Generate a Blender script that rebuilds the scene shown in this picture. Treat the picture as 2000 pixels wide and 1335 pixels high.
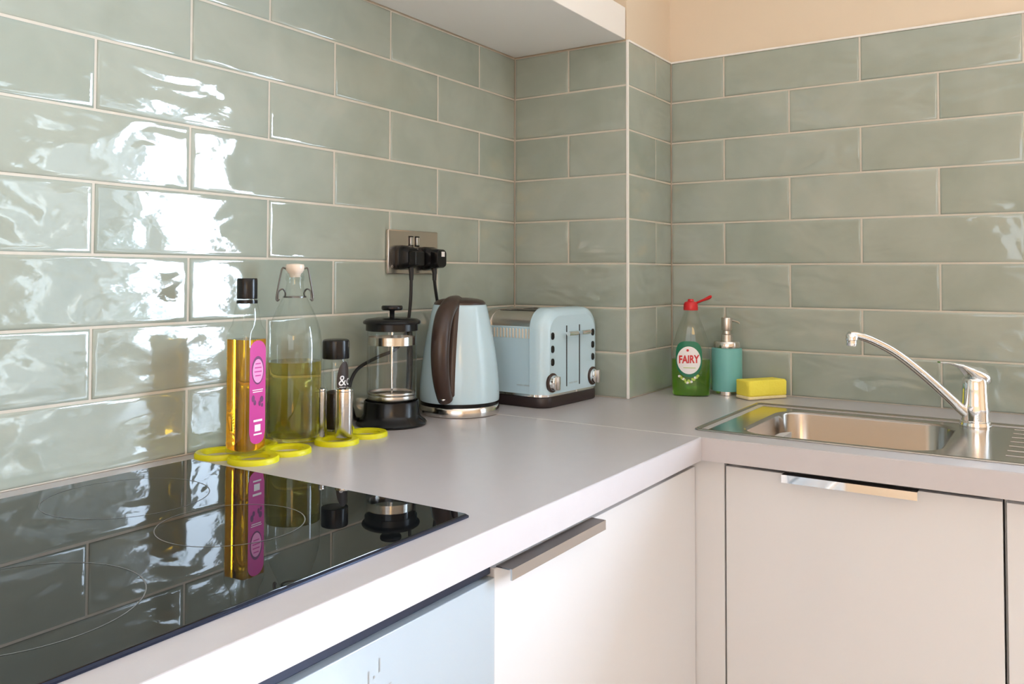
import bpy, bmesh, math, random
from mathutils import Vector, Matrix
random.seed(7)
for o in list(bpy.data.objects): bpy.data.objects.remove(o, do_unlink=True)
S = bpy.context.scene
C = S.collection
PI = math.pi
K = 0.91                      # worktop height above the floor

# ------------------------------------------------------------------ camera
cam = bpy.data.cameras.new('camera'); camo = bpy.data.objects.new('camera', cam); C.objects.link(camo)
YAW, PIT, ROL, F = 0.590238, 0.0291442, 0.0024366, 1644.968
fw = Vector((math.cos(PIT)*math.cos(YAW), math.cos(PIT)*math.sin(YAW), math.sin(PIT)))
rt = fw.cross(Vector((0,0,1))).normalized(); up = rt.cross(fw)
r2 = rt*math.cos(ROL) + up*math.sin(ROL); u2 = -rt*math.sin(ROL) + up*math.cos(ROL)
M = Matrix((r2, u2, -fw)).transposed().to_4x4(); M.translation = (-1.76416, -1.14302, 0.281486 + K)
camo.matrix_world = M
cam.sensor_fit = 'HORIZONTAL'; cam.sensor_width = 36; cam.lens = 36*F/2000
cam.shift_x = (1000-980.13)/2000; cam.shift_y = (489.03-667.5)/2000
cam.clip_start = 0.02
S.camera = camo

# ------------------------------------------------------------------ light
S.view_settings.view_transform = 'Standard'; S.view_settings.look = 'None'
S.view_settings.gamma = 1; S.view_settings.use_curve_mapping = False
S.view_settings.exposure = 0.0
w = bpy.data.worlds.new('sky'); S.world = w; w.use_nodes = True
w.node_tree.nodes['Background'].inputs[0].default_value = (0.75, 0.87, 1.0, 1)
w.node_tree.nodes['Background'].inputs[1].default_value = 3.0
def area(name, loc, rot, sx, sy, energy, col):
    l = bpy.data.lights.new(name, 'AREA'); l.shape = 'RECTANGLE'; l.size = sx; l.size_y = sy
    l.energy = energy; l.color = col
    o = bpy.data.objects.new(name, l); C.objects.link(o); o.location = loc; o.rotation_euler = rot
    return o
# daylight in the patio door (in the sink wall, right of the sink); plus added warm fill from behind the camera
area('patio_daylight', (1.75, -2.4, 1.35), (0, PI/2, 0), 2.7, 3.6, 1120, (0.77, 0.96, 1.20))
area('rear_fill_light', (-4.0, -2.1, 1.5), (0, -PI/2, 0), 1.5, 2.4, 11, (1.14, 0.96, 0.80))  # added fill for the fronts facing the rear, no known source

# ------------------------------------------------------------------ materials
def mat(name, col, rough=0.5, metal=0.0, **kw):
    m = bpy.data.materials.new(name); m.use_nodes = True
    b = m.node_tree.nodes['Principled BSDF']
    b.inputs['Base Color'].default_value = (*col, 1)
    b.inputs['Roughness'].default_value = rough; b.inputs['Metallic'].default_value = metal
    for k, v in kw.items(): b.inputs[k].default_value = v
    return m
def srgb(r, g, b):
    f = lambda c: (c/255/12.92) if c/255 <= 0.04045 else ((c/255+0.055)/1.055)**2.4
    return (f(r), f(g), f(b))
def nd(m, t, **kw):
    n = m.node_tree.nodes.new(t)
    for k, v in kw.items():
        if k in n.inputs.keys(): n.inputs[k].default_value = v
        else: setattr(n, k, v)
    return n
def lk(m, a, b): m.node_tree.links.new(a, b)

def mottled(name, c1, c2, scale, rough, bump=0.0, bscale=None, **kw):
    m = mat(name, c1, rough, **kw); b = m.node_tree.nodes['Principled BSDF']
    tc = nd(m, 'ShaderNodeTexCoord'); n = nd(m, 'ShaderNodeTexNoise', Scale=scale, Detail=4.0)
    lk(m, tc.outputs['Object'], n.inputs['Vector'])
    mx = nd(m, 'ShaderNodeMix', data_type='RGBA')
    mx.inputs[6].default_value = (*c1, 1); mx.inputs[7].default_value = (*c2, 1)
    lk(m, n.outputs['Fac'], mx.inputs[0]); lk(m, mx.outputs[2], b.inputs['Base Color'])
    if bump:
        n2 = nd(m, 'ShaderNodeTexNoise', Scale=bscale or scale, Detail=3.0)
        lk(m, tc.outputs['Object'], n2.inputs['Vector'])
        bp = nd(m, 'ShaderNodeBump', Strength=1.0, Distance=bump)
        lk(m, n2.outputs['Fac'], bp.inputs['Height']); lk(m, bp.outputs['Normal'], b.inputs['Normal'])
    return m

def tile_material():
    m = mat('glazed_tile', srgb(160, 172, 158), 0.06)
    b = m.node_tree.nodes['Principled BSDF']
    b.inputs['IOR'].default_value = 1.6
    tc = nd(m, 'ShaderNodeTexCoord'); oi = nd(m, 'ShaderNodeObjectInfo')
    mul = nd(m, 'ShaderNodeMath', operation='MULTIPLY'); mul.inputs[1].default_value = 80
    lk(m, oi.outputs['Random'], mul.inputs[0])
    # colour: pooled glaze
    n = nd(m, 'ShaderNodeTexNoise', noise_dimensions='4D', Scale=9.0, Detail=3.0, Distortion=0.6)
    lk(m, tc.outputs['Object'], n.inputs['Vector']); lk(m, mul.outputs[0], n.inputs['W'])
    add = nd(m, 'ShaderNodeMath', operation='MULTIPLY_ADD'); add.inputs[1].default_value = 0.35; 
    lk(m, oi.outputs['Random'], add.inputs[0]); lk(m, n.outputs['Fac'], add.inputs[2])
    cr = nd(m, 'ShaderNodeValToRGB')
    cr.color_ramp.elements[0].position = 0.30; cr.color_ramp.elements[0].color = (*srgb(148, 157, 145), 1)
    cr.color_ramp.elements[1].position = 0.95; cr.color_ramp.elements[1].color = (*srgb(169, 175, 163), 1)
    lk(m, add.outputs[0], cr.inputs[0]); lk(m, cr.outputs[0], b.inputs['Base Color'])
    # hand-made waves: diagonal broad folds plus small ripples
    mp = nd(m, 'ShaderNodeMapping'); mp.inputs['Rotation'].default_value = (0, 0.6, 0); mp.inputs['Scale'].default_value = (1.0, 1.0, 2.0)
    lk(m, tc.outputs['Object'], mp.inputs['Vector'])
    w1 = nd(m, 'ShaderNodeTexNoise', noise_dimensions='4D', Scale=8.0, Detail=1.0, Distortion=1.0)
    lk(m, mp.outputs[0], w1.inputs['Vector']); lk(m, mul.outputs[0], w1.inputs['W'])
    w2 = nd(m, 'ShaderNodeTexNoise', noise_dimensions='4D', Scale=48.0, Detail=2.0)
    lk(m, mp.outputs[0], w2.inputs['Vector']); lk(m, mul.outputs[0], w2.inputs['W'])
    b1 = nd(m, 'ShaderNodeBump', Strength=1.0, Distance=0.0036)
    b2 = nd(m, 'ShaderNodeBump', Strength=1.0, Distance=0.00020)
    lk(m, w1.outputs['Fac'], b1.inputs['Height']); lk(m, w2.outputs['Fac'], b2.inputs['Height'])
    lk(m, b1.outputs['Normal'], b2.inputs['Normal']); lk(m, b2.outputs['Normal'], b.inputs['Normal'])
    return m

def thin_glass(name, tint=(1, 1, 1), ior=1.45, rough=0.0):
    """clear glass wall: see-through with a Fresnel sheen"""
    m = bpy.data.materials.new(name); m.use_nodes = True; nt = m.node_tree
    nt.nodes.remove(nt.nodes['Principled BSDF']); out = nt.nodes['Material Output']
    t = nd(m, 'ShaderNodeBsdfTransparent'); t.inputs[0].default_value = (*tint, 1)
    g = nd(m, 'ShaderNodeBsdfGlossy'); g.inputs['Roughness'].default_value = rough
    lw = nd(m, 'ShaderNodeLayerWeight', Blend=0.5); mx = nd(m, 'ShaderNodeMixShader')
    pw = nd(m, 'ShaderNodeMath', operation='POWER'); pw.inputs[1].default_value = 4.0
    f = nd(m, 'ShaderNodeMath', operation='MULTIPLY_ADD'); f.inputs[1].default_value = 0.55; f.inputs[2].default_value = 0.04
    lk(m, lw.outputs['Facing'], pw.inputs[0]); lk(m, pw.outputs[0], f.inputs[0])
    lk(m, f.outputs[0], mx.inputs[0]); lk(m, t.outputs[0], mx.inputs[1]); lk(m, g.outputs[0], mx.inputs[2])
    lk(m, mx.outputs[0], out.inputs['Surface'])
    return m
def liquid(name, col, ior=1.33):
    return mat(name, col, 0.0, **{'Transmission Weight': 1.0, 'IOR': ior})
def brushed(name, col, rough, scale=(1, 1, 160), bump=0.00005):
    m = mat(name, col, rough, 1.0); b = m.node_tree.nodes['Principled BSDF']
    tc = nd(m, 'ShaderNodeTexCoord'); mp = nd(m, 'ShaderNodeMapping'); mp.inputs['Scale'].default_value = scale
    n = nd(m, 'ShaderNodeTexNoise', Scale=8.0, Detail=3.0)
    lk(m, tc.outputs['Object'], mp.inputs[0]); lk(m, mp.outputs[0], n.inputs['Vector'])
    bp = nd(m, 'ShaderNodeBump', Strength=1.0, Distance=bump)
    lk(m, n.outputs['Fac'], bp.inputs['Height']); lk(m, bp.outputs['Normal'], b.inputs['Normal'])
    return m

T = dict(
    tile=tile_material(),
    grout=mottled('grout', srgb(214, 206, 192), srgb(200, 192, 178), 60, 0.9),
    cream=mottled('cream_paint', srgb(226, 209, 186), srgb(223, 205, 181), 3, 0.75, 0.0002, 120),
    tan=mottled('tan_paint', srgb(206, 176, 142), srgb(202, 172, 138), 3, 0.75),
    whitep=mottled('white_paint', srgb(240, 236, 230), srgb(236, 232, 226), 3, 0.7),
    floor=mottled('floor_boards', srgb(214, 202, 190), srgb(204, 192, 180), 6, 0.45),
    gloss=mottled('white_gloss', srgb(213, 211, 211), srgb(211, 209, 209), 2, 0.16),
    carcass=mottled('white_melamine', srgb(225, 222, 218), srgb(222, 219, 215), 5, 0.5),
    top=mottled('stone_laminate', srgb(194, 188, 189), srgb(189, 183, 184), 40, 0.30, 0.00004, 900),
    hob=mottled('black_glass', (0.004, 0.005, 0.006), (0.005, 0.006, 0.007), 5, 0.012, IOR=1.45),
    hobedge=mat('hob_bevel', srgb(44, 50, 68), 0.25, 0.6),
    print=mat('grey_print', srgb(150, 152, 152), 0.5),
    ringp=mat('ring_print', srgb(112, 114, 114), 0.5),
    chrome=mat('chrome', (0.86, 0.87, 0.88), 0.05, 1.0),
    steel=brushed('brushed_steel', (0.68, 0.66, 0.63), 0.16),
    sink=brushed('sink_steel', (0.44, 0.415, 0.39), 0.17, (160, 1, 1), 0.00003),
    satin=mat('satin_steel', (0.62, 0.58, 0.54), 0.28, 1.0),
    handle=mat('handle_aluminium', (0.62, 0.60, 0.58), 0.10, 1.0),
    nickel=brushed('nickel_plate', (0.56, 0.50, 0.45), 0.24, (1, 1, 220)),
    black=mat('black_plastic', (0.006, 0.006, 0.007), 0.24, **{'Specular IOR Level': 0.35}),
    rubber=mat('black_rubber', (0.010, 0.010, 0.011), 0.5),
    dark=mat('dark_recess', (0.012, 0.012, 0.014), 0.6),
    brown=mat('brown_plastic', srgb(62, 46, 40), 0.33),
    brownb=mat('dark_brown_base', srgb(42, 30, 30), 0.4),
    blue=mat('pale_blue_enamel', srgb(194, 220, 232), 0.22, **{'Coat Weight': 0.3}),
    cream2=mat('vent_cream', srgb(226, 214, 196), 0.5),
    yellow=mat('yellow_silicone', srgb(214, 208, 0), 0.45, **{'Subsurface Weight': 0.0}),
    glass=thin_glass('clear_glass', (0.965, 0.98, 0.972)),
    glass2=thin_glass('press_glass', (0.97, 0.98, 0.98)),
    oil=liquid('golden_oil', (0.98, 0.48, 0.012), 1.36),
    vinegar=liquid('olive_oil', (0.70, 0.64, 0.17), 1.34),
    pink=mat('pink_paper', srgb(200, 54, 144), 0.3),
    pinkl=mat('pale_pink_print', srgb(240, 150, 200), 0.4),
    purple=mat('purple_print', srgb(108, 30, 92), 0.4),
    white=mat('white_print', srgb(240, 236, 236), 0.45),
    ceramic=mat('white_ceramic', srgb(240, 222, 206), 0.25),
    wire=mat('steel_wire', (0.16, 0.155, 0.15), 0.3, 1.0),
    coffee=mottled('coffee_grounds', srgb(48, 28, 18), srgb(26, 15, 10), 300, 0.8, 0.0006, 500),
    paper_br=mat('brown_label', srgb(50, 38, 32), 0.5),
    red=mat('red_plastic', srgb(206, 26, 34), 0.3),
    redp=mat('red_print', srgb(206, 32, 36), 0.45),
    greenp=mat('green_print', srgb(0, 112, 78), 0.4),
    lime=mat('lime_print', srgb(180, 205, 90), 0.45),
    pet=thin_glass('clear_plastic', (0.93, 0.94, 0.92), 1.4, 0.05),
    soapg=liquid('green_liquid', (0.38, 0.78, 0.10), 1.3),
    teal=mat('teal_glass', srgb(122, 188, 184), 0.35),
    sponge=mottled('yellow_sponge', srgb(252, 236, 96), srgb(248, 228, 78), 90, 0.9, 0.0012, 260),
    scour=mottled('white_scourer', srgb(240, 226, 180), srgb(226, 208, 160), 120, 0.95, 0.001, 300),
    oven=mottled('white_glass', srgb(172, 182, 190), srgb(169, 180, 188), 2, 0.12),
    leaf=mat('leaf_green', srgb(86, 116, 66), 0.5),
    frame=mat('door_frame_white', srgb(235, 235, 232), 0.4),
)
lampm = mat('lamp_shade_glow', srgb(255, 214, 150), 0.8)
lb = lampm.node_tree.nodes['Principled BSDF']; lb.inputs['Emission Color'].default_value = (1.0, 0.62, 0.22, 1); lb.inputs['Emission Strength'].default_value = 11.0

# ------------------------------------------------------------------ mesh helpers
def me_from(verts, faces, smooth=35, name='m'):
    me = bpy.data.meshes.new(name); me.from_pydata([tuple(v) for v in verts], [], faces); me.validate(); me.update()
    if smooth:
        bm = bmesh.new(); bm.from_mesh(me); bmesh.ops.recalc_face_normals(bm, faces=bm.faces[:]); bm.to_mesh(me); bm.free()
        me.shade_smooth(); me.set_sharp_from_angle(angle=math.radians(smooth))
        for p in me.polygons:
            if len(p.vertices) > 4: p.use_smooth = False
    return me
def me_bm(bm, smooth=35):
    bmesh.ops.recalc_face_normals(bm, faces=bm.faces[:])
    me = bpy.data.meshes.new('m'); bm.to_mesh(me); bm.free()
    me.shade_smooth(); me.set_sharp_from_angle(angle=math.radians(smooth))
    for p in me.polygons:
        if max(abs(c) for c in p.normal) > .9999: p.use_smooth = False
    return me
def obj(name, me, m, parent=None, loc=(0,0,0), rot=(0,0,0)):
    o = bpy.data.objects.new(name, me); C.objects.link(o)
    if m is not None and not me.materials: me.materials.append(T[m] if isinstance(m, str) else m)
    o.location = loc; o.rotation_euler = rot
    if parent is not None: o.parent = parent
    return o
def thing(name, label, cat, loc=(0,0,0), rotz=0, group=None):
    o = bpy.data.objects.new(name, None); C.objects.link(o); o.empty_display_size = 0.05
    o.location = loc; o.rotation_euler = (0,0,rotz); return tag(o, label, cat, group)
def tag(o, label, cat, group=None):
    o['label'] = label; o['category'] = cat
    if group: o['group'] = group
    return o
def struct(o): o['kind'] = 'structure'; return o
def box(x0, x1, y0, y1, z0, z1, bev=0.0, seg=2, bm=None):
    own = bm is None
    if own: bm = bmesh.new()
    r = bmesh.ops.create_cube(bm, size=1.0)
    for v in r['verts']:
        v.co = Vector((x0+(v.co.x+.5)*(x1-x0), y0+(v.co.y+.5)*(y1-y0), z0+(v.co.z+.5)*(z1-z0)))
    if bev:
        es = list({e for v in r['verts'] for e in v.link_edges})
        bmesh.ops.bevel(bm, geom=es, offset=bev, segments=seg, profile=0.5, affect='EDGES')
    return me_bm(bm) if own else bm
def boxes(lst, bev=0.0):
    bm = bmesh.new()
    for b in lst: box(*b, bev, 1, bm)
    return me_bm(bm)
def lathe(prof, seg=48, smooth=40):
    vs, fs, rings = [], [], []
    for r, z in prof:
        if r < 1e-6: rings.append([len(vs)]); vs.append((0,0,z))
        else:
            rings.append(list(range(len(vs), len(vs)+seg)))
            vs += [(r*math.cos(2*PI*i/seg), r*math.sin(2*PI*i/seg), z) for i in range(seg)]
    for a, b in zip(rings, rings[1:]):
        for i in range(seg):
            j = (i+1) % seg
            if len(a) == 1 and len(b) == 1: continue
            if len(a) == 1: fs.append((a[0], b[i], b[j]))
            elif len(b) == 1: fs.append((a[i], a[j], b[0]))
            else: fs.append((a[i], a[j], b[j], b[i]))
    return me_from(vs, fs, smooth)
def loft(loops, caps=(True, True), smooth=35, closed=True):
    n = len(loops[0]); vs = [v for l in loops for v in l]; fs = []
    for k in range(len(loops)-1):
        for i in range(n if closed else n-1):
            j = (i+1) % n; fs.append((k*n+i, k*n+j, (k+1)*n+j, (k+1)*n+i))
    if caps[0]: fs.append(tuple(range(n))[::-1])
    if caps[1]: fs.append(tuple((len(loops)-1)*n+i for i in range(n)))
    return me_from(vs, fs, smooth)
def rrect(hx, hy, r, n=5, cx=0, cy=0):
    r = min(r, hx, hy); p = []
    for k, (sx, sy) in enumerate(((1,1),(-1,1),(-1,-1),(1,-1))):
        for i in range(n+1):
            a = PI/2*k + PI/2*i/n
            p.append((cx+sx*(hx-r)+r*math.cos(a), cy+sy*(hy-r)+r*math.sin(a)))
    return p
def rprism(hx, hy, r, z0, z1, bev=0.0, n=5):
    if bev <= 0: return loft([[(x,y,z) for x,y in rrect(hx,hy,r,n)] for z in (z0,z1)])
    L = []
    for d, z in ((bev, z0), (bev*.3, z0+bev*.3), (0, z0+bev), (0, z1-bev), (bev*.3, z1-bev*.3), (bev, z1)):
        L.append([(x,y,z) for x,y in rrect(hx-d, hy-d, max(r-d, 0.0005), n)])
    return loft(L)
def spline(pts, n=8):
    P = [Vector(p) for p in pts]; out = []
    for i in range(len(P)-1):
        p0 = P[i-1] if i else P[i]*2-P[i+1]; p1, p2 = P[i], P[i+1]; p3 = P[i+2] if i+2 < len(P) else P[i+1]*2-P[i]
        for k in range(n):
            t = k/n
            out.append(0.5*((2*p1)+(p2-p0)*t+(2*p0-5*p1+4*p2-p3)*t*t+(3*p1-p0-3*p2+p3)*t**3))
    return out+[P[-1]]
def tube(pts, r, seg=10, up=None, flat=1.0, caps=True):
    pts = [Vector(p) for p in pts]; n = len(pts)
    R = r if callable(r) else (lambda t: r)
    loops = []; nrm = None
    for i, p in enumerate(pts):
        t = (pts[min(i+1,n-1)]-pts[max(i-1,0)]).normalized()
        if nrm is None:
            a = Vector(up) if up else (Vector((0,0,1)) if abs(t.z) < .9 else Vector((1,0,0)))
        else: a = nrm
        nrm = (a - t*a.dot(t)).normalized(); b = t.cross(nrm); rr = R(i/(n-1))
        loops.append([p + nrm*math.cos(2*PI*k/seg)*rr*flat + b*math.sin(2*PI*k/seg)*rr for k in range(seg)])
    return loft(loops, (caps, caps), 50)
def ring_flat(r0, r1, z, seg=64, cx=0, cy=0):
    vs, fs = [], []
    for i in range(seg):
        a = 2*PI*i/seg
        vs += [(cx+r0*math.cos(a), cy+r0*math.sin(a), z), (cx+r1*math.cos(a), cy+r1*math.sin(a), z)]
    for i in range(seg):
        j = (i+1) % seg; fs.append((2*i, 2*i+1, 2*j+1, 2*j))
    return me_from(vs, fs, 0)
def text_flat(body, size, sx=1.0, extrude=0.0, bold=0.0):
    """flat lettering in the xy plane, centred"""
    cu = bpy.data.curves.new('t', 'FONT'); cu.body = body; cu.size = size; cu.align_x = 'CENTER'; cu.align_y = 'CENTER'
    cu.extrude = extrude; cu.offset = bold; cu.resolution_u = 3
    o = bpy.data.objects.new('t', cu); C.objects.link(o)
    bpy.context.view_layer.update()
    me = bpy.data.meshes.new_from_object(o.evaluated_get(bpy.context.evaluated_depsgraph_get()))
    bpy.data.objects.remove(o, do_unlink=True)
    for v in me.vertices: v.co.x *= sx
    me.materials.clear()
    return me
def mapped(me, f):
    for v in me.vertices: v.co = Vector(f(v.co.x, v.co.y))
    me.update(); return me
def disc_grid(rx, ry, cx, cy, rings=5, seg=36, shape=None):
    vs, fs = [(cx, cy, 0)], []
    for k in range(1, rings+1):
        for i in range(seg):
            a = 2*PI*i/seg; q = shape(a) if shape else 1.0
            vs.append((cx+rx*q*k/rings*math.cos(a), cy+ry*q*k/rings*math.sin(a), 0))
    for i in range(seg):
        j = (i+1) % seg; fs.append((0, 1+i, 1+j))
        for k in range(rings-1): fs.append((1+k*seg+i, 1+(k+1)*seg+i, 1+(k+1)*seg+j, 1+k*seg+j))
    return me_from(vs, fs, 0)
def sheet(u0, u1, v0, v1, nu=8, nv=2):
    vs = [(u0+(u1-u0)*i/nu, v0+(v1-v0)*j/nv, 0) for j in range(nv+1) for i in range(nu+1)]
    fs = [(j*(nu+1)+i, j*(nu+1)+i+1, (j+1)*(nu+1)+i+1, (j+1)*(nu+1)+i) for j in range(nv) for i in range(nu)]
    return me_from(vs, fs, 0)

# ------------------------------------------------------------------ room shell
XB, YP, TH = 0.2567, -0.3096, 0.103       # sink wall plane, pillar depth, tile course
XR, YF, ZC = -3.8, -4.2, 2.42             # far room limits
DY0, DY1, DZ = -1.45, -3.15, 1.90         # patio door opening
struct(obj('floor', box(XR-.15, XB+.15, YF-.15, 0.15, -0.05, 0), 'floor'))
struct(obj('ceiling', box(XR-.15, XB+.15, YF-.15, 0.15, ZC, ZC+0.05), 'whitep'))
wl = struct(obj('wall_left', box(XR, 0.15, 0.006, 0.15, 0, ZC), 'cream'))
wp = struct(obj('wall_corner_pillar', box(0.006, XB+.15, YP+0.006, 0.15, 0, ZC), 'cream'))
wb = struct(obj('wall_back', boxes([(XB+.006, XB+.15, DY0, YP+.006, 0, ZC), (XB+.006, XB+.15, DY1, DY0, DZ, ZC), (XB+.006, XB+.15, YF, DY1, 0, ZC)]), 'cream'))
struct(obj('wall_front', box(XR, XB+.15, YF-.15, YF, 0, ZC), 'tan'))
WY0, WY1, WZ0, WZ1 = -3.2, -1.0, 0.9, 2.1  # opening of the invented rear window, added to let the fill in
struct(obj('wall_rear', boxes([(XR-.15, XR, YF, WY0, 0, ZC), (XR-.15, XR, WY1, 0.006, 0, ZC), (XR-.15, XR, WY0, WY1, 0, WZ0), (XR-.15, XR, WY0, WY1, WZ1, ZC)]), 'tan'))
# patio door frame and frame of the added rear fill window (outside the view, they show in the tile reflections)
d = struct(obj('door_1', boxes([(XB+.03, XB+.10, DY0-.06, DY0, 0, DZ), (XB+.03, XB+.10, DY1, DY1+.06, 0, DZ), (XB+.03, XB+.10, DY1, DY0, DZ-.06, DZ), (XB+.03, XB+.10, DY1, DY0, 0, .16),
    (XB+.03, XB+.10, -2.35, -2.25, 0, DZ)]), 'frame'))
obj('glazing_bar', boxes([(XB+.04, XB+.09, DY1, DY0, z, z+.03) for z in (0.75, 1.32)]), 'frame', d)
struct(obj('added_fill_window_1', boxes([(XR-.1, XR-.04, WY0, WY0+.06, WZ0, WZ1), (XR-.1, XR-.04, WY1-.06, WY1, WZ0, WZ1), (XR-.1, XR-.04, WY0, WY1, WZ0, WZ0+.06),
    (XR-.1, XR-.04, WY0, WY1, WZ1-.06, WZ1), (XR-.1, XR-.04, -2.13, -2.07, WZ0, WZ1)]), 'frame'))

# patio outside the door: paving and shrubs whose reflections break up in the glaze
struct(obj('patio_floor', box(XB+.15, 1.9, YF-.4, .15, -.07, -.02), 'grout'))
def shrub(loc, h, rad, n, seed, label):
    random.seed(seed); t = thing('garden_shrub', label, 'shrub', loc, group='shrubs on the patio')
    stems, vs, fs = bmesh.new(), [], []
    for k in range(5):
        a = k*1.257+random.random(); r = rad*random.uniform(.3, .8)
        tip = Vector((math.cos(a)*r, math.sin(a)*r, h*random.uniform(.75, 1)))
        pts = spline([(0, 0, 0), (tip.x*.3, tip.y*.3, h*.45), tip], 5)
        me = tube(pts, lambda q: .012-.008*q, 6); stems.from_mesh(me); bpy.data.meshes.remove(me)
        for i in range(n//5):
            q = random.uniform(.3, 1); p = pts[min(len(pts)-1, int(q*(len(pts)-1)))]
            d = Vector((random.gauss(0, 1), random.gauss(0, 1), random.gauss(.2, .7))).normalized()
            sd_ = d.cross(Vector((0, 0, 1))).normalized(); l = random.uniform(.10, .2); b = len(vs)
            p = p+d*random.uniform(0, .12)
            vs += [p, p+d*l*.5+sd_*l*.2+Vector((0, 0, .015)), p+d*l-Vector((0, 0, .03)), p+d*l*.5-sd_*l*.2+Vector((0, 0, .015))]
            fs.append((b, b+1, b+2, b+3))
    obj('stem', me_bm(stems), 'brown', t); obj('foliage', me_from(vs, fs, 0), 'leaf', t)
shrub((.95, -1.72, -.02), 1.45, .30, 50, 1, 'tall leafy green shrub on the patio, reflected in the glazed tiles')
shrub((.80, -2.42, -.02), 0.90, .28, 35, 2, 'short leafy green shrub on the patio, reflected in the glazed tiles')
shrub((1.05, -3.05, -.02), 1.65, .34, 55, 5, 'tallest leafy green shrub on the patio, reflected in the glazed tiles')

# ------------------------------------------------------------------ tiles: each one an object
LT, G = 0.31473, 0.0040
tile_cache = {}
def tile_mesh(wd, ht):
    key = (round(wd, 4), round(ht, 4))
    if key in tile_cache: return tile_cache[key]
    loops = []
    for ins, y in ((0, .0058), (0, .0016), (.0012, .0006), (.0035, .00012), (.008, 0.0)):
        hx, hz = wd/2-ins, ht/2-ins
        loops.append([(-hx, y, -hz), (hx, y, -hz), (hx, y, hz), (-hx, y, hz)])
    me = loft(loops, (False, True), 80)
    me.materials.append(T['tile']); tile_cache[key] = me
    return me
def lay(parent, to_world, rotz, u0, u1, joints_a, joints_b, rows=8, z_base=0.0):
    """tiles between u0 and u1 along the wall; odd courses use joints_a, even ones joints_b"""
    for k in range(rows):
        js = joints_a if k % 2 else joints_b
        e = [u0] + [j for j in js if u0+.004 < j < u1-.004] + [u1]
        for a, b in zip(e, e[1:]):
            aa = a + (G/2 if a != u0 else .0015); bb = b - (G/2 if b != u1 else .0015)
            if bb-aa < .012: continue
            z = K + k*TH + TH/2
            x, y = to_world((aa+bb)/2)
            dp = random.uniform(-.0004, .0004)
            nx, ny = (0, dp) if rotz == 0 else (dp, 0)
            o = obj('tile', tile_mesh(bb-aa, TH-G), None, parent, (x+nx, y+ny, z),
                    (random.uniform(-.0022, .0022), 0, rotz+random.uniform(-.0013, .0013)))
ja = [-.1525-LT*i for i in range(8)][::-1]; jb = [-.1525-LT/2-LT*i for i in range(8)][::-1]
obj('grout', box(-2.05, 0.0, 0.0018, 0.006, K, K+8*TH), 'grout', wl)
lay(wl, lambda u: (u, 0), 0, -2.05, 0.0, ja, jb)
obj('grout', boxes([(.0018, .006, YP+.0018, 0.0018, K, K+8*TH), (.0018, XB, YP+.0018, YP+.006, K, K+8*TH)]), 'grout', wp)
lay(wp, lambda u: (0, -u), -PI/2, 0.0, -YP-.003, [.1526], [])
lay(wp, lambda u: (u, YP), 0, .003, XB, [.1612], [])
obj('grout', box(XB+.0018, XB+.006, DY0+.02, YP, K, K+8*TH), 'grout', wb)
lay(wb, lambda u: (XB, -u), -PI/2, -YP, 1.43, [.447+LT*i for i in range(4)], [.447+LT/2+LT*i for i in range(4)])
# tile trims and sealant
ZT = K+8*TH
struct(obj('trim_1', box(-.0012, .0045, YP-.0012, YP+.0045, K, ZT, .0012), 'whitep'))
struct(obj('trim_2', box(XB-.0015, XB+.006, DY0+.02, YP+.001, ZT-.002, ZT+.003, .001), 'whitep'))
struct(obj('trim_3', box(.003, XB, YP-.0012, YP+.006, ZT-.002, ZT+.003, .001), 'whitep'))

# ------------------------------------------------------------------ thick shelf above the counter
sh = thing('wall_shelf', 'thick white boxed shelf fixed over the worktop against the tiled wall', 'shelf', (-1.1, -.15, ZT))
obj('shelf_box', box(-.95, 1.098, -.155, .149, .002, .0765, .0015), 'whitep', sh)

# ------------------------------------------------------------------ worktops
def flat_prism(outer, holes, z0, z1, bevel_test=None):
    bm = bmesh.new(); es = []
    for lp in [outer]+holes:
        vs = [bm.verts.new((x, y, z1)) for x, y in lp]
        es += [bm.edges.new((vs[i], vs[(i+1) % len(vs)])) for i in range(len(vs))]
    bmesh.ops.triangle_fill(bm, use_beauty=True, use_dissolve=False, edges=es)
    ext = bmesh.ops.extrude_face_region(bm, geom=bm.faces[:])
    for v in [g for g in ext['geom'] if isinstance(g, bmesh.types.BMVert)]: v.co.z = z0
    bmesh.ops.recalc_face_normals(bm, faces=bm.faces[:])
    if bevel_test:
        be = [e for e in bm.edges if bevel_test(e)]
        if be: bmesh.ops.bevel(bm, geom=be, offset=.0018, segments=2, profile=.5, affect='EDGES')
    return me_bm(bm, 30)
YE, XE = -.6102, -.3416
w1 = thing('worktop', 'pale greige worktop under the black hob, long run beside the tiled wall', 'worktop', (-1.2, -.3, K))
obj('worktop_slab', flat_prism([(-.95, .299), (-.95, YE+.3), (XE+1.2-.0004, YE+.3), (XE+1.2-.0004, .299)], [], -.04, 0,
    lambda e: all(abs(v.co.y-(YE+.3)) < 1e-4 and v.co.z > -.001 for v in e.verts)), 'top', w1)
SX0, SX1, SY0, SY1 = -.283, .100, -.572, -1.36      # sink outline
w2 = thing('worktop', 'pale greige worktop around the steel sink, turning the corner under the toaster', 'worktop', (0, -.7, K))
hole = [(SX0+.02, SY0-.02+.7), (SX1-.02, SY0-.02+.7), (SX1-.02, SY1+.02+.7), (SX0+.02, SY1+.02+.7)]
obj('worktop_slab', flat_prism([(XE, .699), (-.001, .699), (-.001, YP-.001+.7), (XB-.001, YP-.001+.7), (XB-.001, DY0+.03+.7), (XE, DY0+.03+.7)], [hole], -.04, 0,
    lambda e: all(abs(v.co.x-XE) < 1e-4 and v.co.z > -.001 for v in e.verts) ), 'top', w2)

obj('joint_strip', box(XE-.0012, XE+.0008, YE+.7+.002, .699, -.0006, .00015), 'whitep', w2)

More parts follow.
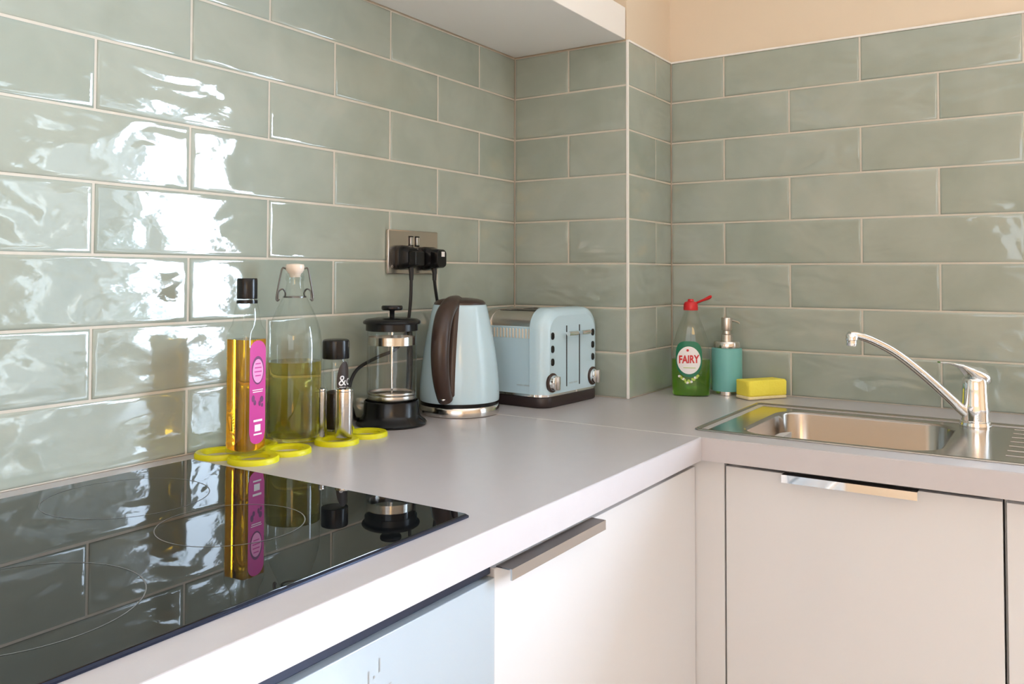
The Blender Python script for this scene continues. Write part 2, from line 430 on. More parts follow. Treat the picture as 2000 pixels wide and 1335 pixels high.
# ------------------------------------------------------------------ hob
HX0, HX1, HY0, HY1 = -1.545, -.9654, -.5605, -.047
hb = thing('induction_hob', 'black glass ceramic hob with thin ring markings set in the worktop', 'hob', ((HX0+HX1)/2, (HY0+HY1)/2, K))
hw, hh = (HX1-HX0)/2, (HY1-HY0)/2
obj('glass_plate', rprism(hw, hh, .003, .0004, .0045, .0008, 2), 'hob', hb)
obj('bevel_edge', loft([[(x, y, z) for x, y in rrect(hw+d, hh+d, .003, 2)] for d, z in ((.0022, .0002), (.0022, .0022), (.0005, .0036))], (True, False)), 'hobedge', hb)
for cx, cy, r in ((-1.145, -.168, .097), (-1.146, -.368, .080), (-1.40, -.405, .105), (-1.405, -.17, .075)):
    obj('cooking_zone_ring', ring_flat(r-.0009, r+.0003, .0047, 72, cx-hb.location.x, cy-hb.location.y), 'ringp', hb)

# ------------------------------------------------------------------ base units
YD, XD = -.590, -.316                     # door planes
def bar_handle(length):
    """folded profile pull: top lip plus down-turned front"""
    prof = [(0, 0), (0, -.0016), (.020, -.0016), (.020, -.013), (.0222, -.013), (.0222, 0)]
    return loft([[(x, -y, z) for y, z in prof] for x in (0, length)], smooth=0) 
cu = thing('base_cabinet', 'white base cabinet between the oven and the corner, pull handle at its left end', 'cabinet', (-.635, -.3, 0))
obj('carcass', box(-.316, .2, YD+.3+.02, .28, .12, K-.042), 'carcass', cu)
dr = obj('door', box(-.953+.635+.001, XD+.635-.004, YD+.3, YD+.3+.018, .13, K-.057, .001), 'gloss', cu)
obj('handle', bar_handle(.236), 'handle', dr, (-.949+.635, YD+.3, K-.0545))
obj('plinth', box(-.316, .2, -.24, -.225, 0.0, .12), 'carcass', cu)
fl = tag(obj('corner_filler', flat_prism([(-.0015, 0), (-.0015, -.0535), (.018, -.0535), (.018, .018), (-.0015, .018)], [], -.76, 0), 'gloss', None, (XD, YD+.0015, K-.0405)),
         'narrow white filler panel in the inner corner between the two cabinet doors', 'panel')
cs = thing('base_cabinet', 'white cabinet under the sink, long chrome pull on its door', 'cabinet', (-.05, -.85, 0))
obj('carcass', boxes([(XD+.05+.02, .29, -.21, -.193, .12, K-.042), (XD+.05+.02, .29, .185, .202, .12, K-.042), (XD+.05+.02, .29, -.193, .185, .12, .138)]), 'carcass', cs)
ds = obj('door', box(XD+.05, XD+.05+.018, -1.0605+.85, -.6445+.85, .13, K-.050, .001), 'gloss', cs)
hme = bar_handle(.204)
obj('handle', hme, 'chrome', ds, (XD+.05, -.746+.85, K-.0475), (0, 0, -PI/2))
obj('plinth', box(XD+.05+.05, XD+.05+.065, -.21, .206, 0, .12), 'carcass', cs)
c3 = thing('base_cabinet', 'white cabinet with plain door, next to the sink cabinet', 'cabinet', (-.05, -1.25, 0))
obj('carcass', box(XD+.05+.0185, .29, -.18, .1880, .12, K-.042), 'carcass', c3)
obj('door', box(XD+.05, XD+.05+.018, -.18, 1.25-1.0655, .13, K-.050, .001), 'gloss', c3)
obj('plinth', box(XD+.05+.05, XD+.05+.065, -.18, .184, 0, .12), 'carcass', c3)
# oven
ov = thing('built_in_oven', 'white built-in oven front with small printed symbols below the hob', 'oven', (-1.253, -.3, 0))
obj('body', box(-.298, .298, YD+.3+.02, .27, .14, K-.050), 'dark', ov)
cp = obj('control_panel', box(-.297, .2985, YD+.3-.002, YD+.3+.02, K-.206, K-.066, .001), 'oven', ov)
obj('vent_strip', box(-.297, .2985, YD+.3+.004, YD+.3+.02, K-.063, K-.052, .001), 'hobedge', ov)
def front_text(body, size, x, z, sx=1): 
    return obj('symbol', mapped(text_flat(body, size, sx), lambda a, b: (a+x, YD+.3-.0024, b+z)), 'print', cp)
front_text('I', .019, .088, K-.099); front_text('I', .019, .103, K-.092); front_text(':', .022, .0955, K-.102)
front_text('-', .016, .118, K-.113)
od = obj('oven_door', box(-.297, .2985, YD+.3-.002, YD+.3+.02, .155, K-.214, .001), 'oven', ov)
obj('door_window', box(-.22, .22, YD+.3-.003, YD+.3, .25, .58), 'hob', od)
obj('handle', tube([(-.22, YD+.3-.04, .65), (.22, YD+.3-.04, .65)], .008), 'handle', od)
obj('plinth', box(-.298, .298, -.24, -.225, 0, .14), 'carcass', ov)

# ------------------------------------------------------------------ sink
sk = thing('kitchen_sink', 'stainless steel inset sink with rectangular bowl and drainer', 'sink', (0, -.7, K))
BX0, BX1, BY0, BY1 = -.250, .047, -.645, -.968
def sink_top():
    bm = bmesh.new()
    bcx, bcy, bhx, bhy = (BX0+BX1)/2, (BY0+BY1)/2+.7, (BX1-BX0)/2, (BY0-BY1)/2
    ocx, ocy, ohx, ohy = (SX0+SX1)/2, (SY0+SY1)/2+.7, (SX1-SX0)/2, (SY0-SY1)/2
    def ring(pts, z): return [bm.verts.new((x, y, z)) for x, y in pts]
    def bridge(a, b):
        for i in range(len(a)):
            j = (i+1) % len(a); bm.faces.new((a[i], a[j], b[j], b[i]))
    o = [ring(rrect(ohx-d, ohy-d, .012-d*.3, 4, ocx, ocy), z) for d, z in ((0, .0005), (.0008, .0024), (.003, .0034), (.0055, .0030), (.0095, -.0006))]
    for a, b in zip(o, o[1:]): bridge(a, b)
    bl = [ring(rrect(bhx+d, bhy+d, .055+d, 8, bcx, bcy), z) for d, z in ((.004, -.0006), (.001, -.002), (-.001, -.006), (-.006, -.13), (-.012, -.145), (-.03, -.152))]
    for a, b in zip(bl, bl[1:]): bridge(a, b)
    bm.faces.new(bl[-1])
    es = [e for e in bm.edges if len(e.link_faces) == 1 and abs(e.verts[0].co.z+.0006) < 1e-5 and abs(e.verts[1].co.z+.0006) < 1e-5]
    bmesh.ops.triangle_fill(bm, use_beauty=True, use_dissolve=False, edges=es)
    return me_bm(bm, 40)
obj('basin', sink_top(), 'sink', sk)
for i in range(7):
    x = -.21+i*.045
    obj('drainer_ridge', tube([(x, -1.06+.7, -.0006), (x, -1.33+.7, -.0006)], .0028, 8, flat=.6), 'sink', sk)
obj('waste', lathe([(0, -.1505), (.034, -.1505), (.038, -.1495), (.040, -.1515)], 32), 'chrome', sk, ((BX0+BX1)/2, (BY0+BY1)/2+.7, 0))

# ------------------------------------------------------------------ tap
tp = thing('mixer_tap', 'chrome single lever mixer tap with long upswept spout behind the sink bowl', 'tap', (.058, -.997, K-.0006), math.atan2(.186, -.165))
obj('body', lathe([(0, 0), (.0270, 0), (.0275, .003), (.0262, .006), (.0262, .010), (.0250, .011), (.0248, .013), (.0254, .030), (.0240, .045), (.0226, .070), (.0222, .086), (.0205, .090), (0, .091)], 40), 'chrome', tp)
obj('spout', tube(spline([(.012, 0, .020), (.030, 0, .034), (.057, 0, .058), (.108, 0, .101), (.160, 0, .139), (.205, 0, .162), (.235, 0, .172), (.252, 0, .173)]), lambda t: .0098-.0024*t, 14, up=(0, 1, 0)), 'chrome', tp)
ae = obj('aerator', lathe([(0, 0), (.0085, 0), (.0092, .002), (.0092, .010), (.0105, .011), (.0105, .020), (.008, .023), (0, .023)], 24), 'chrome', tp, (.248, 0, .153))
# lever: dome running into a flat blade
lv = []
for s, z, hw_, hz_ in ((-.0240, .086, .008, .005), (-.0225, .089, .018, .011), (-.014, .092, .0220, .017), (.004, .096, .0220, .0175), (.016, .105, .0190, .0110), (.032, .1145, .0145, .0050), (.052, .1195, .0115, .003), (.068, .121, .009, .0022), (.073, .121, .005, .0015)):
    lv.append([(s, hw_*math.cos(2*PI*i/16), z+hz_*math.sin(2*PI*i/16)) for i in range(16)])
obj('lever', loft(lv, smooth=60), 'chrome', tp)

# ------------------------------------------------------------------ trivets
def trivet(loc, rot, rc, rl, label):
    t = thing('trivet', label, 'trivet', (loc[0], loc[1], K), rot)
    for i in range(4):
        a = PI/4+PI/2*i; cx, cy = rc*math.cos(a), rc*math.sin(a)
        prof = [(rl-.0125, .0), (rl-.0125, .006), (rl-.010, .008), (rl-.002, .008), (rl, .0055), (rl, .0), (rl-.0125, 0)]
        obj('loop', lathe(prof, 48, 50), 'yellow', t, (cx, cy, 0))
    return t
trivet((-.876, -.081), .08, .0505, .038, 'lime yellow four-loop trivet under the tall oil bottles')
trivet((-.703, -.085), .05, .0535, .037, 'lime yellow four-loop trivet under the steel shakers and coffee jar')
ZTV = K+.0082

# ------------------------------------------------------------------ square oil bottle
ob = thing('oil_bottle', 'square bottle of golden oil with pink label and black cap', 'bottle', (-.905, -.0965, ZTV), math.radians(5.5))
def sq(h, r, z, n=5): return [(x, y, z) for x, y in rrect(h, h, r, n)]
Lg = [sq(.0185, .006, .0), sq(.0225, .007, .003), sq(.0232, .0075, .010), sq(.0232, .0075, .179), sq(.0226, .010, .187), sq(.0208, .0165, .1955), sq(.0200, .0190, .205), sq(.0190, .0186, .216), sq(.0166, .0164, .226), sq(.0140, .0139, .234), sq(.0136, .0135, .250)]
obj('glass', loft(Lg, (True, False), 60), 'glass', ob)
obj('oil', loft([sq(.0165, .005, .006), sq(.0215, .0065, .010), sq(.0222, .0068, .016), sq(.0222, .0068, .1745)], smooth=60), 'oil', ob)
obj('cap', lathe([(0, .236), (.0150, .236), (.0153, .238), (.0153, .2655), (.0145, .2675), (0, .2675)], 36), 'black', ob)
obj('neck_ring', lathe([(.0138, .229), (.0158, .229), (.0158, .234), (.0138, .234)], 32), 'black', ob)
FY = -.0236
lo = [(x, FY, z+.097) for x, z in rrect(.0165, .076, .0155, 8)]
lo = [(x, y, z-.004 if z < .03 else z) for x, y, z in lo]
lab = obj('label', me_from(lo, [tuple(range(len(lo)))], 0), 'pink', ob)
def printed(me, m, dx=0, dz=0, d=.0003): return obj('print', mapped(me, lambda a, b: (a+dx, FY-d, b+dz)), m, lab)
printed(disc_grid(.0125, .0215, 0, 0, 2, 32), 'purple', 0, .128)
printed(disc_grid(.0108, .0180, 0, 0, 2, 32), 'pinkl', 0, .127, .0005)
for z, wd_ in ((.138, .011), (.132, .014), (.126, .015), (.120, .012)): printed(sheet(-wd_/2, wd_/2, -.0009, .0009, 1, 1), 'pink', 0, z, .0007)
for z, wd_ in ((.0985, .022), (.0955, .020)): printed(sheet(-wd_/2, wd_/2, -.0006, .0006, 1, 1), 'white', 0, z)
for x, z, a, b in ((-.009, .086, .0032, .0052), (-.0055, .0795, .0026, .004), (.0085, .0835, .0036, .0048), (.0045, .0775, .0024, .0042), (.0095, .0745, .0022, .003)): printed(disc_grid(a, b, 0, 0, 2, 14), 'purple', x, z)
printed(sheet(-.009, .009, -.0016, .0016, 1, 1), 'white', .001, .052)
printed(sheet(-.006, .006, -.005, .005, 1, 1), 'white', .0005, .041)
printed(sheet(-.0085, .0085, -.0012, .0012, 1, 1), 'white', .001, .0315)

# ------------------------------------------------------------------ swing top bottle
sb = thing('swing_top_bottle', 'round clear swing-top bottle half full of olive green oil', 'bottle', (-.778, -.063, ZTV))
R0 = .0455
profile = [(0, .004), (.030, .003), (.041, .0), (.0445, .003), (R0, .010), (R0, .150), (.0448, .165), (.0425, .180), (.0380, .196), (.0310, .213), (.0245, .226), (.0190, .238), (.0155, .249), (.0138, .258), (.0135, .272)]
obj('glass', lathe(profile, 64, 70), 'glass', sb)
obj('lip', lathe([(.0120, .262), (.0150, .263), (.0155, .268), (.0150, .275), (.0115, .276)], 36, 70), 'glass', sb)
obj('oil', lathe([(0, .008), (.030, .0075), (.0405, .005), (.0435, .008), (.0443, .014), (.0443, .1285), (0, .1285)], 64), 'vinegar', sb)
st = obj('stopper', lathe([(0, .268), (.0085, .269), (.0100, .2745), (.0125, .277), (.0150, .281), (.0155, .287), (.0145, .2905), (.006, .292), (0, .292)], 32), 'ceramic', sb)
bail_dir = math.radians(-40)          # across the line of sight
def around(pts):
    c, s = math.cos(bail_dir), math.sin(bail_dir)
    return [(x*c-y*s, x*s+y*c, z) for x, y, z in pts]
obj('wire_bail', tube(around(spline([(-.0145, 0, .283), (-.021, 0, .2835), (-.0255, 0, .262), (-.0300, 0, .236), (-.0285, 0, .2295), (-.0255, 0, .2325)], 6)), .0014, 8), 'wire', sb)
obj('wire_bail', tube(around(spline([(.0145, 0, .283), (.021, 0, .2835), (.0255, 0, .262), (.0300, 0, .236), (.0285, 0, .2295), (.0255, 0, .2325)], 6)), .0014, 8), 'wire', sb)
obj('wire_loop', tube(around(spline([(-.0275, 0, .232), (-.026, .002, .245), (-.020, .004, .249), (-.0155, .006, .243), (-.0160, 0, .236)], 6)), .0014, 8), 'wire', sb)
obj('wire_loop', tube(around(spline([(.0275, 0, .232), (.026, .002, .245), (.020, .004, .249), (.0155, .006, .243), (.0160, 0, .236)], 6)), .0014, 8), 'wire', sb)
obj('wire_collar', lathe([(.0165, .2345), (.0188, .2345), (.0188, .2370), (.0165, .2370), (.0165, .2345)], 36), 'wire', sb)

# ------------------------------------------------------------------ shakers and coffee jar
def shaker(loc, label):
    s = thing('shaker', label, 'shaker', (loc[0], loc[1], ZTV), group='steel salt and pepper shakers')
    obj('body', lathe([(0, 0), (.0145, 0), (.0152, .002), (.0152, .074), (.0150, .076)], 40), 'steel', s)
    obj('lid', lathe([(.0150, .0765), (.0152, .0785), (.0148, .0805), (.011, .082), (0, .0825)], 40), 'chrome', s)
    for i in range(5):
        obj('hole', lathe([(0, 0), (.0009, 0), (.0009, .0002), (0, .0002)], 8), 'dark', s, (.005*math.cos(i*1.257), .005*math.sin(i*1.257), .0823))
    return s
shaker((-.7215, -.1235), 'plain brushed steel shaker standing in front of the coffee jar')
shaker((-.7440, -.0850), 'brushed steel shaker half hidden by the round swing-top bottle')
cj = thing('coffee_jar', 'glass jar of dark coffee with black lid behind the steel shakers', 'jar', (-.688, -.070, ZTV))
obj('glass', lathe([(0, .002), (.018, .0), (.0215, .003), (.0222, .010), (.0222, .118), (.0205, .124), (.0195, .128)], 48, 60), 'glass', cj)
obj('coffee', lathe([(0, .004), (.0185, .004), (.0208, .008), (.0208, .066), (.012, .069), (0, .0675)], 40), 'coffee', cj)
obj('lid', lathe([(0, .126), (.0232, .126), (.0236, .128), (.0236, .155), (.0228, .158), (.020, .1595), (0, .1595)], 44), 'black', cj)
def wrap_jar(r, az): return lambda a, b: (r*math.cos(az+a/r), r*math.sin(az+a/r), b)
az = math.radians(268)
cl = obj('label', mapped(disc_grid(.0150, .034, 0, .088, 5, 32), wrap_jar(.0226, az)), 'paper_br', cj)
obj('lettering', mapped(text_flat('&c', .026), lambda a, b: wrap_jar(.0229, az)(a+.001, b+.088)), 'white', cl)

# ------------------------------------------------------------------ french press
fp = thing('cafetiere', 'glass cafetiere with black plastic base, lid and plunger knob', 'cafetiere', (-.553, -.082, K))
obj('base', lathe([(0, 0), (.060, 0), (.0655, .002), (.0665, .005), (.064, .009), (.056, .014), (.0525, .021), (.0515, .045), (.0495, .0465), (.0485, .044), (.0485, .020), (0, .018)], 56), 'black', fp)
obj('beaker', lathe([(0, .020), (.040, .0205), (.0455, .024), (.0465, .032), (.0465, .186), (.0475, .190)], 56, 60), 'glass2', fp)
obj('filter_band', lathe([(.0440, .150), (.0450, .150), (.0450, .165), (.0440, .165), (.0440, .150)], 56), 'steel', fp)
obj('filter_plate', lathe([(0, .0505), (.040, .0505), (.0440, .049), (.0450, .052), (.0440, .056), (.040, .0535), (0, .0535)], 48), 'satin', fp)
obj('spring_coil', lathe([(.0425, .058), (.0445, .058), (.0452, .060), (.0445, .062), (.0425, .062), (.0425, .058)], 48), 'satin', fp)
obj('plunger_rod', lathe([(0, .052), (.0028, .052), (.0028, .205), (0, .205)], 16), 'chrome', fp)
obj('lid', lathe([(0, .1885), (.044, .1885), (.0535, .1895), (.0545, .192), (.0535, .195), (.048, .1985), (.030, .201), (.006, .202), (0, .202)], 56), 'black', fp)
kn = obj('knob', lathe([(0, .200), (.0045, .200), (.0048, .213), (.006, .2145), (.0185, .215), (.0200, .217), (.0200, .2215), (.0185, .2235), (0, .224)], 36), 'black', fp)
obj('spout_guard', lathe([(.0450, .176), (.0490, .177), (.0490, .1895), (.0450, .1895), (.0450, .176)], 56), 'black', fp)
hd = math.radians(12)
hp = [(math.cos(hd)*r, math.sin(hd)*r, z) for r, z in ((.047, .178), (.058, .180), (.0700, .168), (.0725, .135), (.0715, .090), (.068, .055), (.058, .038), (.050, .036))]
obj('handle', tube(spline(hp, 6), .0062, 12), 'black', fp)

# ------------------------------------------------------------------ kettle
kt = thing('electric_kettle', 'pale blue tapered kettle with brown handle on a steel base', 'kettle', (-.368, -.104, K))
kb = obj('power_base', lathe([(0, 0), (.078, 0), (.0812, .0015), (.0818, .005), (.0818, .017), (.0800, .0195), (0, .0195)], 64), 'steel', kt)
obj('foot_ring', lathe([(.0700, .0195), (.0790, .0195), (.0795, .0265), (.0700, .0265)], 56), 'black', kt)
KP = [(.0812, .0275), (.0818, .032), (.0815, .045), (.0800, .070), (.0770, .100), (.0728, .130), (.0680, .158), (.0630, .184), (.0585, .205), (.0560, .2165), (.0545, .2205)]
obj('body', lathe([(0, .0265), (.079, .0265)]+KP+[(.050, .2225)], 72, 50), 'blue', kt)
obj('lid', lathe([(.0535, .2195), (.0530, .2245), (.0480, .2290), (.0360, .2325), (.0180, .2345), (0, .235)], 56), 'brown', kt)
ha = math.atan2(-.28, -.942)+math.radians(1)
hx_, hy_ = math.cos(ha), math.sin(ha)
def hpt(r, z): return (hx_*r, hy_*r, z)
def krad(z):
    for (r0, z0), (r1, z1) in zip(KP, KP[1:]):
        if z0 <= z <= z1: return r0+(r1-r0)*(z-z0)/(z1-z0)
    return KP[0][0] if z < KP[0][1] else KP[-1][0]
obj('handle', tube(spline([hpt(.022, .2265), hpt(.045, .2250), hpt(.066, .2190), hpt(.092, .2020), hpt(.1090, .1720), hpt(.1160, .1350), hpt(.1140, .1000), hpt(.1050, .0700), hpt(.0930, .0480), hpt(.0845, .0385)], 6),
    lambda t: .0138+.0024*math.sin(PI*min(1, t*1.15)), 16, up=(-hy_, hx_, 0), flat=1.12), 'brown', kt)
def strip():
    vs, fs = [], []; n = 16; zs = [.034+(.221-.034)*i/n for i in range(n+1)]
    for z in zs:
        e = 1 if z > .045 else max(.25, math.sqrt(max(0, 1-((.045-z)/.0125)**2)))
        for k in range(9):
            a = (k/8-.5)*2; r = krad(z)
            da = a*.0175*e/r; off = .0028*(1-a*a)**.5 if abs(a) < 1 else 0
            vs.append((math.cos(ha+da)*(r+off+.0002), math.sin(ha+da)*(r+off+.0002), z))
    for i in range(n):
        for k in range(8): fs.append((i*9+k, i*9+k+1, (i+1)*9+k+1, (i+1)*9+k))
    return me_from(vs, fs, 60)
hs = obj('handle_strip', strip(), 'brown', kt)
obj('switch_button', lathe([(0, 0), (.0085, 0), (.0085, .003), (.006, .0045), (0, .005)], 24), 'chrome', kt, hpt(.0985, .0445), (0, PI/2-.35, ha))
obj('spout', loft([[( -hx_*(.0510+d)+hy_*y, -hy_*(.0510+d)-hx_*y, z) for y, d in ((-.022, 0), (-.010, e), (0, e*1.3), (.010, e), (.022, 0))] for z, e in ((.176, .013), (.200, .017), (.219, .024))], (False, False), 50, closed=False), 'blue', kt)
ba = math.radians(-62)
def kwrap(a, b): 
    r = krad(b+.047)+.0004; q = ba+a/r
    return (r*math.cos(q), r*math.sin(q), b+.047)
obj('lettering', mapped(text_flat('morphy richards', .0055), kwrap), 'print', kt)

# ------------------------------------------------------------------ toaster
ts = thing('toaster', 'pale blue four slot toaster with steel top and dark brown base', 'toaster', (-.1225, -.143, K), math.radians(-3))
TW, TD = .113, .095          # half width and half depth
obj('base', rprism(TW-.001, TD, .028, 0, .0235, .004, 6), 'brownb', ts)
obj('body', box(-TW+.006, TW-.006, -TD+.03, TD-.03, .0235, .172, .003), 'blue', ts)
obj('trim_band', rprism(TW-.0015, TD-.003, .026, .0235, .0285, 0, 6), 'chrome', ts)
def arch(hw_, z0, z1, r, n=8):
    p = [(-hw_, z0)]
    p += [(-hw_+r-r*math.cos(PI/2*i/n), z1-r+r*math.sin(PI/2*i/n)) for i in range(n+1)]
    p += [(hw_-r+r*math.sin(PI/2*i/n), z1-r+r*math.cos(PI/2*i/n)) for i in range(n+1)]
    return p+[(hw_, z0)]
top_prof = arch(TW-.007, .168, .2035, .034)
obj('steel_top', loft([[(x, y, z) for x, z in top_prof] for y in (-TD+.036, TD-.036)], smooth=30), 'satin', ts)
def end_panel(sgn, zt=.2110):
    L = []
    for d, q in ((0, 0), (.0, .014), (.0012, .022), (.005, .030), (.011, .0355), (.020, .0385)):
        L.append([(x, sgn*(TD-.040+q), z) for x, z in arch(TW-d, .0285, zt-d*.85, .046-d*.3)])
    return loft(L, smooth=60)
fpn = obj('front_panel', end_panel(-1), 'blue', ts)
obj('rear_panel', end_panel(1, .2060), 'satin', ts)
for x in (-.066, -.024, .024, .066):
    obj('bread_slot', box(x-.011, x+.011, -.05, .05, .2030, .2039), 'dark', ts)
FYt = -TD+.0014              # face of the front panel
for x in (-.0265, .0265):
    obj('lever_track', box(x-.0016, x+.0016, FYt-.0006, FYt+.003, .040, .172), 'dark', fpn)
    lvv = obj('lever', tube([(x-.018, FYt-.016, .1555), (x+.018, FYt-.016, .1555)], .0052, 12), 'chrome', fpn)
    obj('lever_stem', tube([(x, FYt+.002, .1555), (x, FYt-.014, .1555)], .003, 8), 'chrome', fpn)
for x in (-.083, .083):
    for z in (.152, .124, .0965):
        bt = obj('button', loft([[(x+a*q, FYt-y, z+b*q) for a, b in rrect(.0048, .0078, .0048, 5)] for q, y in ((1, -.002), (1, .002), (.8, .003))]), 'black', fpn)
    kr = obj('dial', lathe([(0, 0), (.0205, 0), (.0205, .004), (.0175, .006), (0, .006)], 40), 'brown', fpn, (x, FYt+.002, .053), (PI/2, 0, 0))
    obj('dial_cap', lathe([(0, .006), (.0165, .006), (.0155, .013), (.013, .0145), (0, .0145)], 36), 'chrome', kr)
    obj('dial_grip', box(-.0035, .0035, -.0145, .0145, .0145, .021, .0015), 'satin', kr)
for i in range(13):
    y = .052-i*.0085
    obj('vent', box(-TW+.0052, -TW+.0072, y-.0022, y+.0022, .146, .1665, .0006, 1), 'cream2', ts)
obj('lettering', mapped(text_flat('morphy richards', .0060, .85), lambda a, b: (a, FYt-.0004, b+.0465)), 'print', fpn)
obj('lettering', mapped(text_flat('morphy richards', .0060, .85), lambda a, b: (-TW+.0056, -a-.035, b+.046)), 'print', ts)

# ------------------------------------------------------------------ socket, plugs, cords
so = thing('double_socket', 'brushed nickel double wall socket on the tiles above the kettle', 'socket', (-.4005, -.001, K+.3285))
obj('face_plate', box(-.081, .081, -.0065, 0, -.0455, .0455, .0022), 'nickel', so)
for x in (-.010, .010):
    rk = obj('rocker_surround', box(x-.0075, x+.0075, -.0075, -.006, .012, .034, .0004, 1), 'black', so)
    obj('rocker', box(x-.0052, x+.0052, -.0105, -.007, .0145, .0315, .0012), 'satin', rk)
for x in (-.045, .043):
    obj('screw', lathe([(0, 0), (.003, 0), (.0026, .001), (0, .0012)], 12), 'satin', so, (x*1.5, -.0065, -.030), (PI/2, 0, 0))
def plug(loc, label, boss):
    p = thing('mains_plug', label, 'plug', loc, group=None)
    L = []
    for y, h, v in ((0, .0225, .0240), (-.006, .0235, .0252), (-.013, .0228, .0245), (-.020, .0205, .0225), (-.026, .0180, .0205), (-.029, .0165, .0190)):
        L.append([(x, y, z) for x, z in rrect(h, v, .011, 5)])
    obj('body', loft(L, smooth=40), 'black', p)
    if boss: obj('grip', box(-.0145, .0145, -.047, -.026, -.016, .012, .002), 'black', p)
    else:
        obj('grip', loft([[(x, y, z) for x, z in rrect(h, h*1.18, .008, 5)] for y, h in ((-.026, .0175), (-.040, .0165), (-.044, .0148))], smooth=40), 'black', p)
        obj('sticker', box(-.002, .0085, -.0446, -.0438, .004, .0145), 'white', p)
    obj('strain_relief', tube([(0, -.022, -.018), (0, -.024, -.030), (0, -.024, -.046)], lambda t: .0058-.0016*t, 12), 'rubber', p)
    return p
plug((-.437, -.0076, K+.3170), 'black plug with square grip in the socket near the cafetiere', True)
plug((-.3610, -.0076, K+.3160), 'black plug with small white sticker in the socket above the kettle', False)
tag(obj('power_cord', tube(spline([(-.437, -.0316, K+.272), (-.438, -.030, K+.22), (-.441, -.022, K+.165), (-.462, -.013, K+.132), (-.520, -.012, K+.118), (-.578, -.016, K+.100), (-.6045, -.022, K+.066), (-.6020, -.030, K+.025), (-.570, -.014, K+.0052), (-.50, -.010, K+.0045), (-.455, -.030, K+.0045), (-.440, -.052, K+.0055)], 8), .0034, 10), 'rubber'),
    'black cord hanging from the plug and looping behind the cafetiere', 'cord')
tag(obj('power_cord', tube(spline([(-.3610, -.0316, K+.270), (-.354, -.030, K+.245), (-.334, -.022, K+.205), (-.312, -.014, K+.150), (-.295, -.014, K+.060), (-.270, -.022, K+.010), (-.235, -.035, K+.0045), (-.205, -.040, K+.0060)], 8), .0034, 10), 'rubber'),
    'black cord hanging from the stickered plug, running down behind the kettle', 'cord')

# ------------------------------------------------------------------ washing-up liquid
face = math.atan2(-.407+1.143, .1354+1.764)-PI/2+.02
fb = thing('washing_up_liquid', 'clear bottle of green washing-up liquid with red flip cap and green label', 'bottle', (.140, -.405, K), face)
FBP = [(.0, .0410, .0235), (.004, .0435, .0255), (.020, .0445, .0265), (.050, .0455, .0270), (.080, .0452, .0268), (.105, .0430, .0260), (.125, .0395, .0250), (.145, .0340, .0235), (.165, .0270, .0210), (.182, .0200, .0180), (.196, .0155, .0150), (.206, .0140, .0140)]
def fdim(z):
    for (z0, a0, b0), (z1, a1, b1) in zip(FBP, FBP[1:]):
        if z0 <= z <= z1:
            t = (z-z0)/(z1-z0); return a0+(a1-a0)*t, b0+(b1-b0)*t
    return FBP[-1][1:]
def sup(a, b, z, n=40, e=2.6):
    out = []
    for i in range(n):
        t = 2*PI*i/n; c, s = math.cos(t), math.sin(t)
        out.append((a*math.copysign(abs(c)**(2/e), c), b*math.copysign(abs(s)**(2/e), s), z))
    return out
zs = [0, .004, .02, .035, .05, .065, .08, .0925, .105, .115, .125, .135, .145, .155, .165, .174, .182, .189, .196, .206]
obj('bottle', loft([sup(*fdim(z), z) for z in zs], (True, False), 60), 'pet', fb)
obj('liquid', loft([sup(fdim(z)[0]-.0014, fdim(z)[1]-.0014, max(z, .002)) for z in (0, .004, .02, .035, .05, .065, .08, .0855)], smooth=60), 'soapg', fb)
rc = obj('cap', lathe([(0, .200), (.0165, .200), (.0170, .202), (.0165, .213), (.0140, .219), (.0075, .2215), (.0060, .226), (0, .2265)], 36), 'red', fb)
obj('flip_lid', loft([[(x, y, z) for x, y, z in ((.012+s*.036, hw_*math.cos(t), .2165+s*.016+th*math.sin(t)) for t in [2*PI*i/12 for i in range(12)])] for s, hw_, th in ((0, .007, .003), (.45, .0105, .0032), (.85, .0105, .005), (1, .007, .003))], smooth=50), 'red', rc)
def front(off):
    def f(a, b):
        A, B = fdim(b); q = min(.999, abs(a)/A); return (a, -(B+off)*(1-q**2.6)**(1/2.6)-off*.5, b)
    return f
def lshape(t):
    e = 3.4 if math.sin(t) > 0 else 2.3
    return (abs(math.cos(t))**e+abs(math.sin(t))**e)**(-1/e)
lg = obj('label', mapped(disc_grid(.0300, .0415, -.005, .0870, 7, 48, lshape), front(.0004)), 'greenp', fb)
obj('label_roundel', mapped(disc_grid(.0270, .0320, -.0055, .0845, 6, 44), front(.0010)), 'white', lg)
obj('lettering', mapped(text_flat('FAIRY', .0222, .80, bold=.0007), lambda a, b: front(.0015)(a-.0055, b*1.12+.086+.05*a)), 'redp', lg)
obj('print', mapped(disc_grid(.0030, .0030, -.008, .1075, 2, 10), front(.0015)), 'redp', lg)
obj('print', mapped(sheet(-.018, .010, .0665, .0678, 8, 1), front(.0015)), 'lime', lg)
random.seed(3)
for i in range(15):
    obj('print', mapped(disc_grid(.0035, .003, -.027+i*.0030, .0485-.013*math.sin(PI*i/14)+random.uniform(-.003, .003), 2, 8), front(.0018)), 'lime' if i % 3 else 'white', lg)

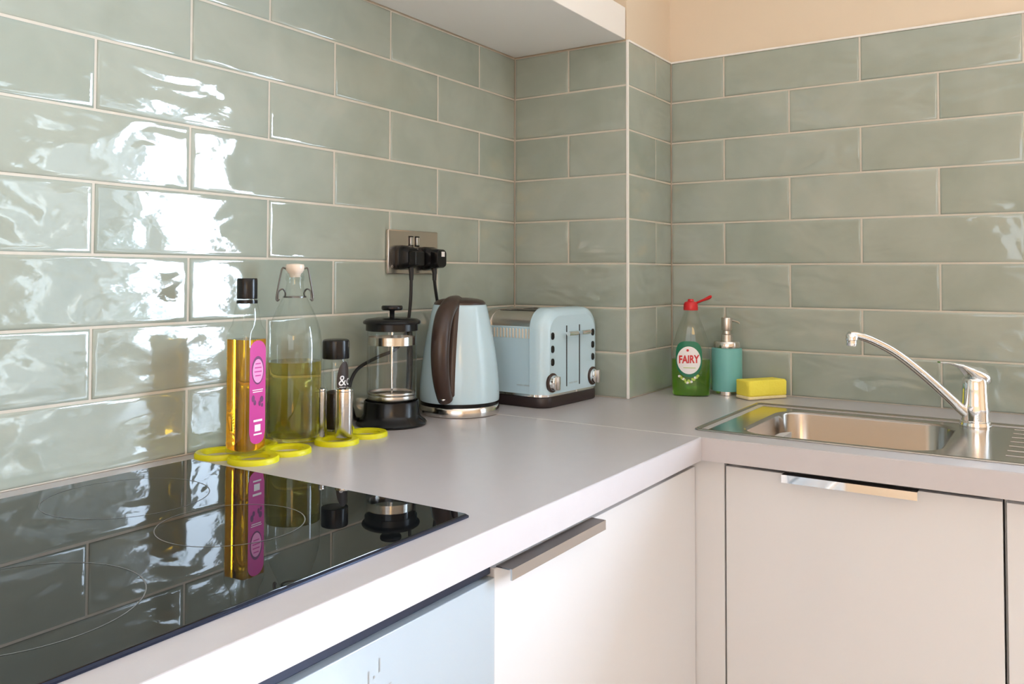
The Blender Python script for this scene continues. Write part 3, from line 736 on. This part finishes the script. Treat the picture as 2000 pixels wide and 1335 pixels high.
# ------------------------------------------------------------------ soap dispenser
sd = thing('soap_dispenser', 'teal soap dispenser with steel pump top beside the green washing-up bottle', 'dispenser', (.2085, -.4680, K))
obj('foot', lathe([(0, 0), (.0335, 0), (.0345, .001), (.0345, .0095), (0, .0095)], 44), 'steel', sd)
obj('body', lathe([(0, .0095), (.0352, .0095), (.0355, .011), (.0355, .1080), (.034, .1095), (0, .1095)], 48), 'teal', sd)
obj('collar', lathe([(0, .1095), (.0300, .1095), (.0305, .111), (.0305, .122), (.0285, .1255), (.0150, .127), (0, .127)], 44), 'steel', sd)
pm = obj('pump', lathe([(0, .127), (.0135, .127), (.0135, .141), (.0095, .143), (.0090, .150), (.0118, .152), (.0125, .155), (.0125, .178), (.0115, .1815), (0, .1825)], 32), 'satin', sd)
obj('nozzle', tube(spline([(.008, -.003, .176), (.018, -.010, .1735), (.027, -.018, .170), (.030, -.021, .1665)], 5), .0024, 8), 'satin', pm)

# ------------------------------------------------------------------ sponge
ang = math.atan2(-.063, .092)
sp = thing('sponge', 'bright yellow kitchen sponge with white scouring base beside the soap dispenser', 'sponge', (.187, -.5560, K), ang)
def wavy_box(hx, hy, z0, z1, seed, amp):
    bm = bmesh.new(); random.seed(seed)
    box(-hx, hx, -hy, hy, z0, z1, 0.004, 3, bm)
    for v in bm.verts: v.co += Vector((random.uniform(-1, 1), random.uniform(-1, 1), random.uniform(-1, 1)))*amp
    return me_bm(bm, 60)
obj('foam', wavy_box(.0530, .0245, .008, .0440, 4, .0006), 'sponge', sp)
obj('scourer', wavy_box(.0540, .0240, .0004, .009, 5, .0003), 'scour', sp)

# ------------------------------------------------------------------ lamp behind the camera (its warm light glints in the corner tiles)
fl_ = thing('floor_lamp', 'floor lamp with warm glowing drum shade, seen only as glints in tiles', 'lamp', (-3.0, -2.15, 0))
obj('base', lathe([(0, 0), (.14, 0), (.14, .015), (.02, .03), (0, .03)], 32), 'satin', fl_)
obj('pole', lathe([(0, .03), (.012, .03), (.012, 1.6), (0, 1.6)], 16), 'satin', fl_)
obj('shade', lathe([(.20, 1.55), (.16, 1.85)], 32), lampm, fl_)
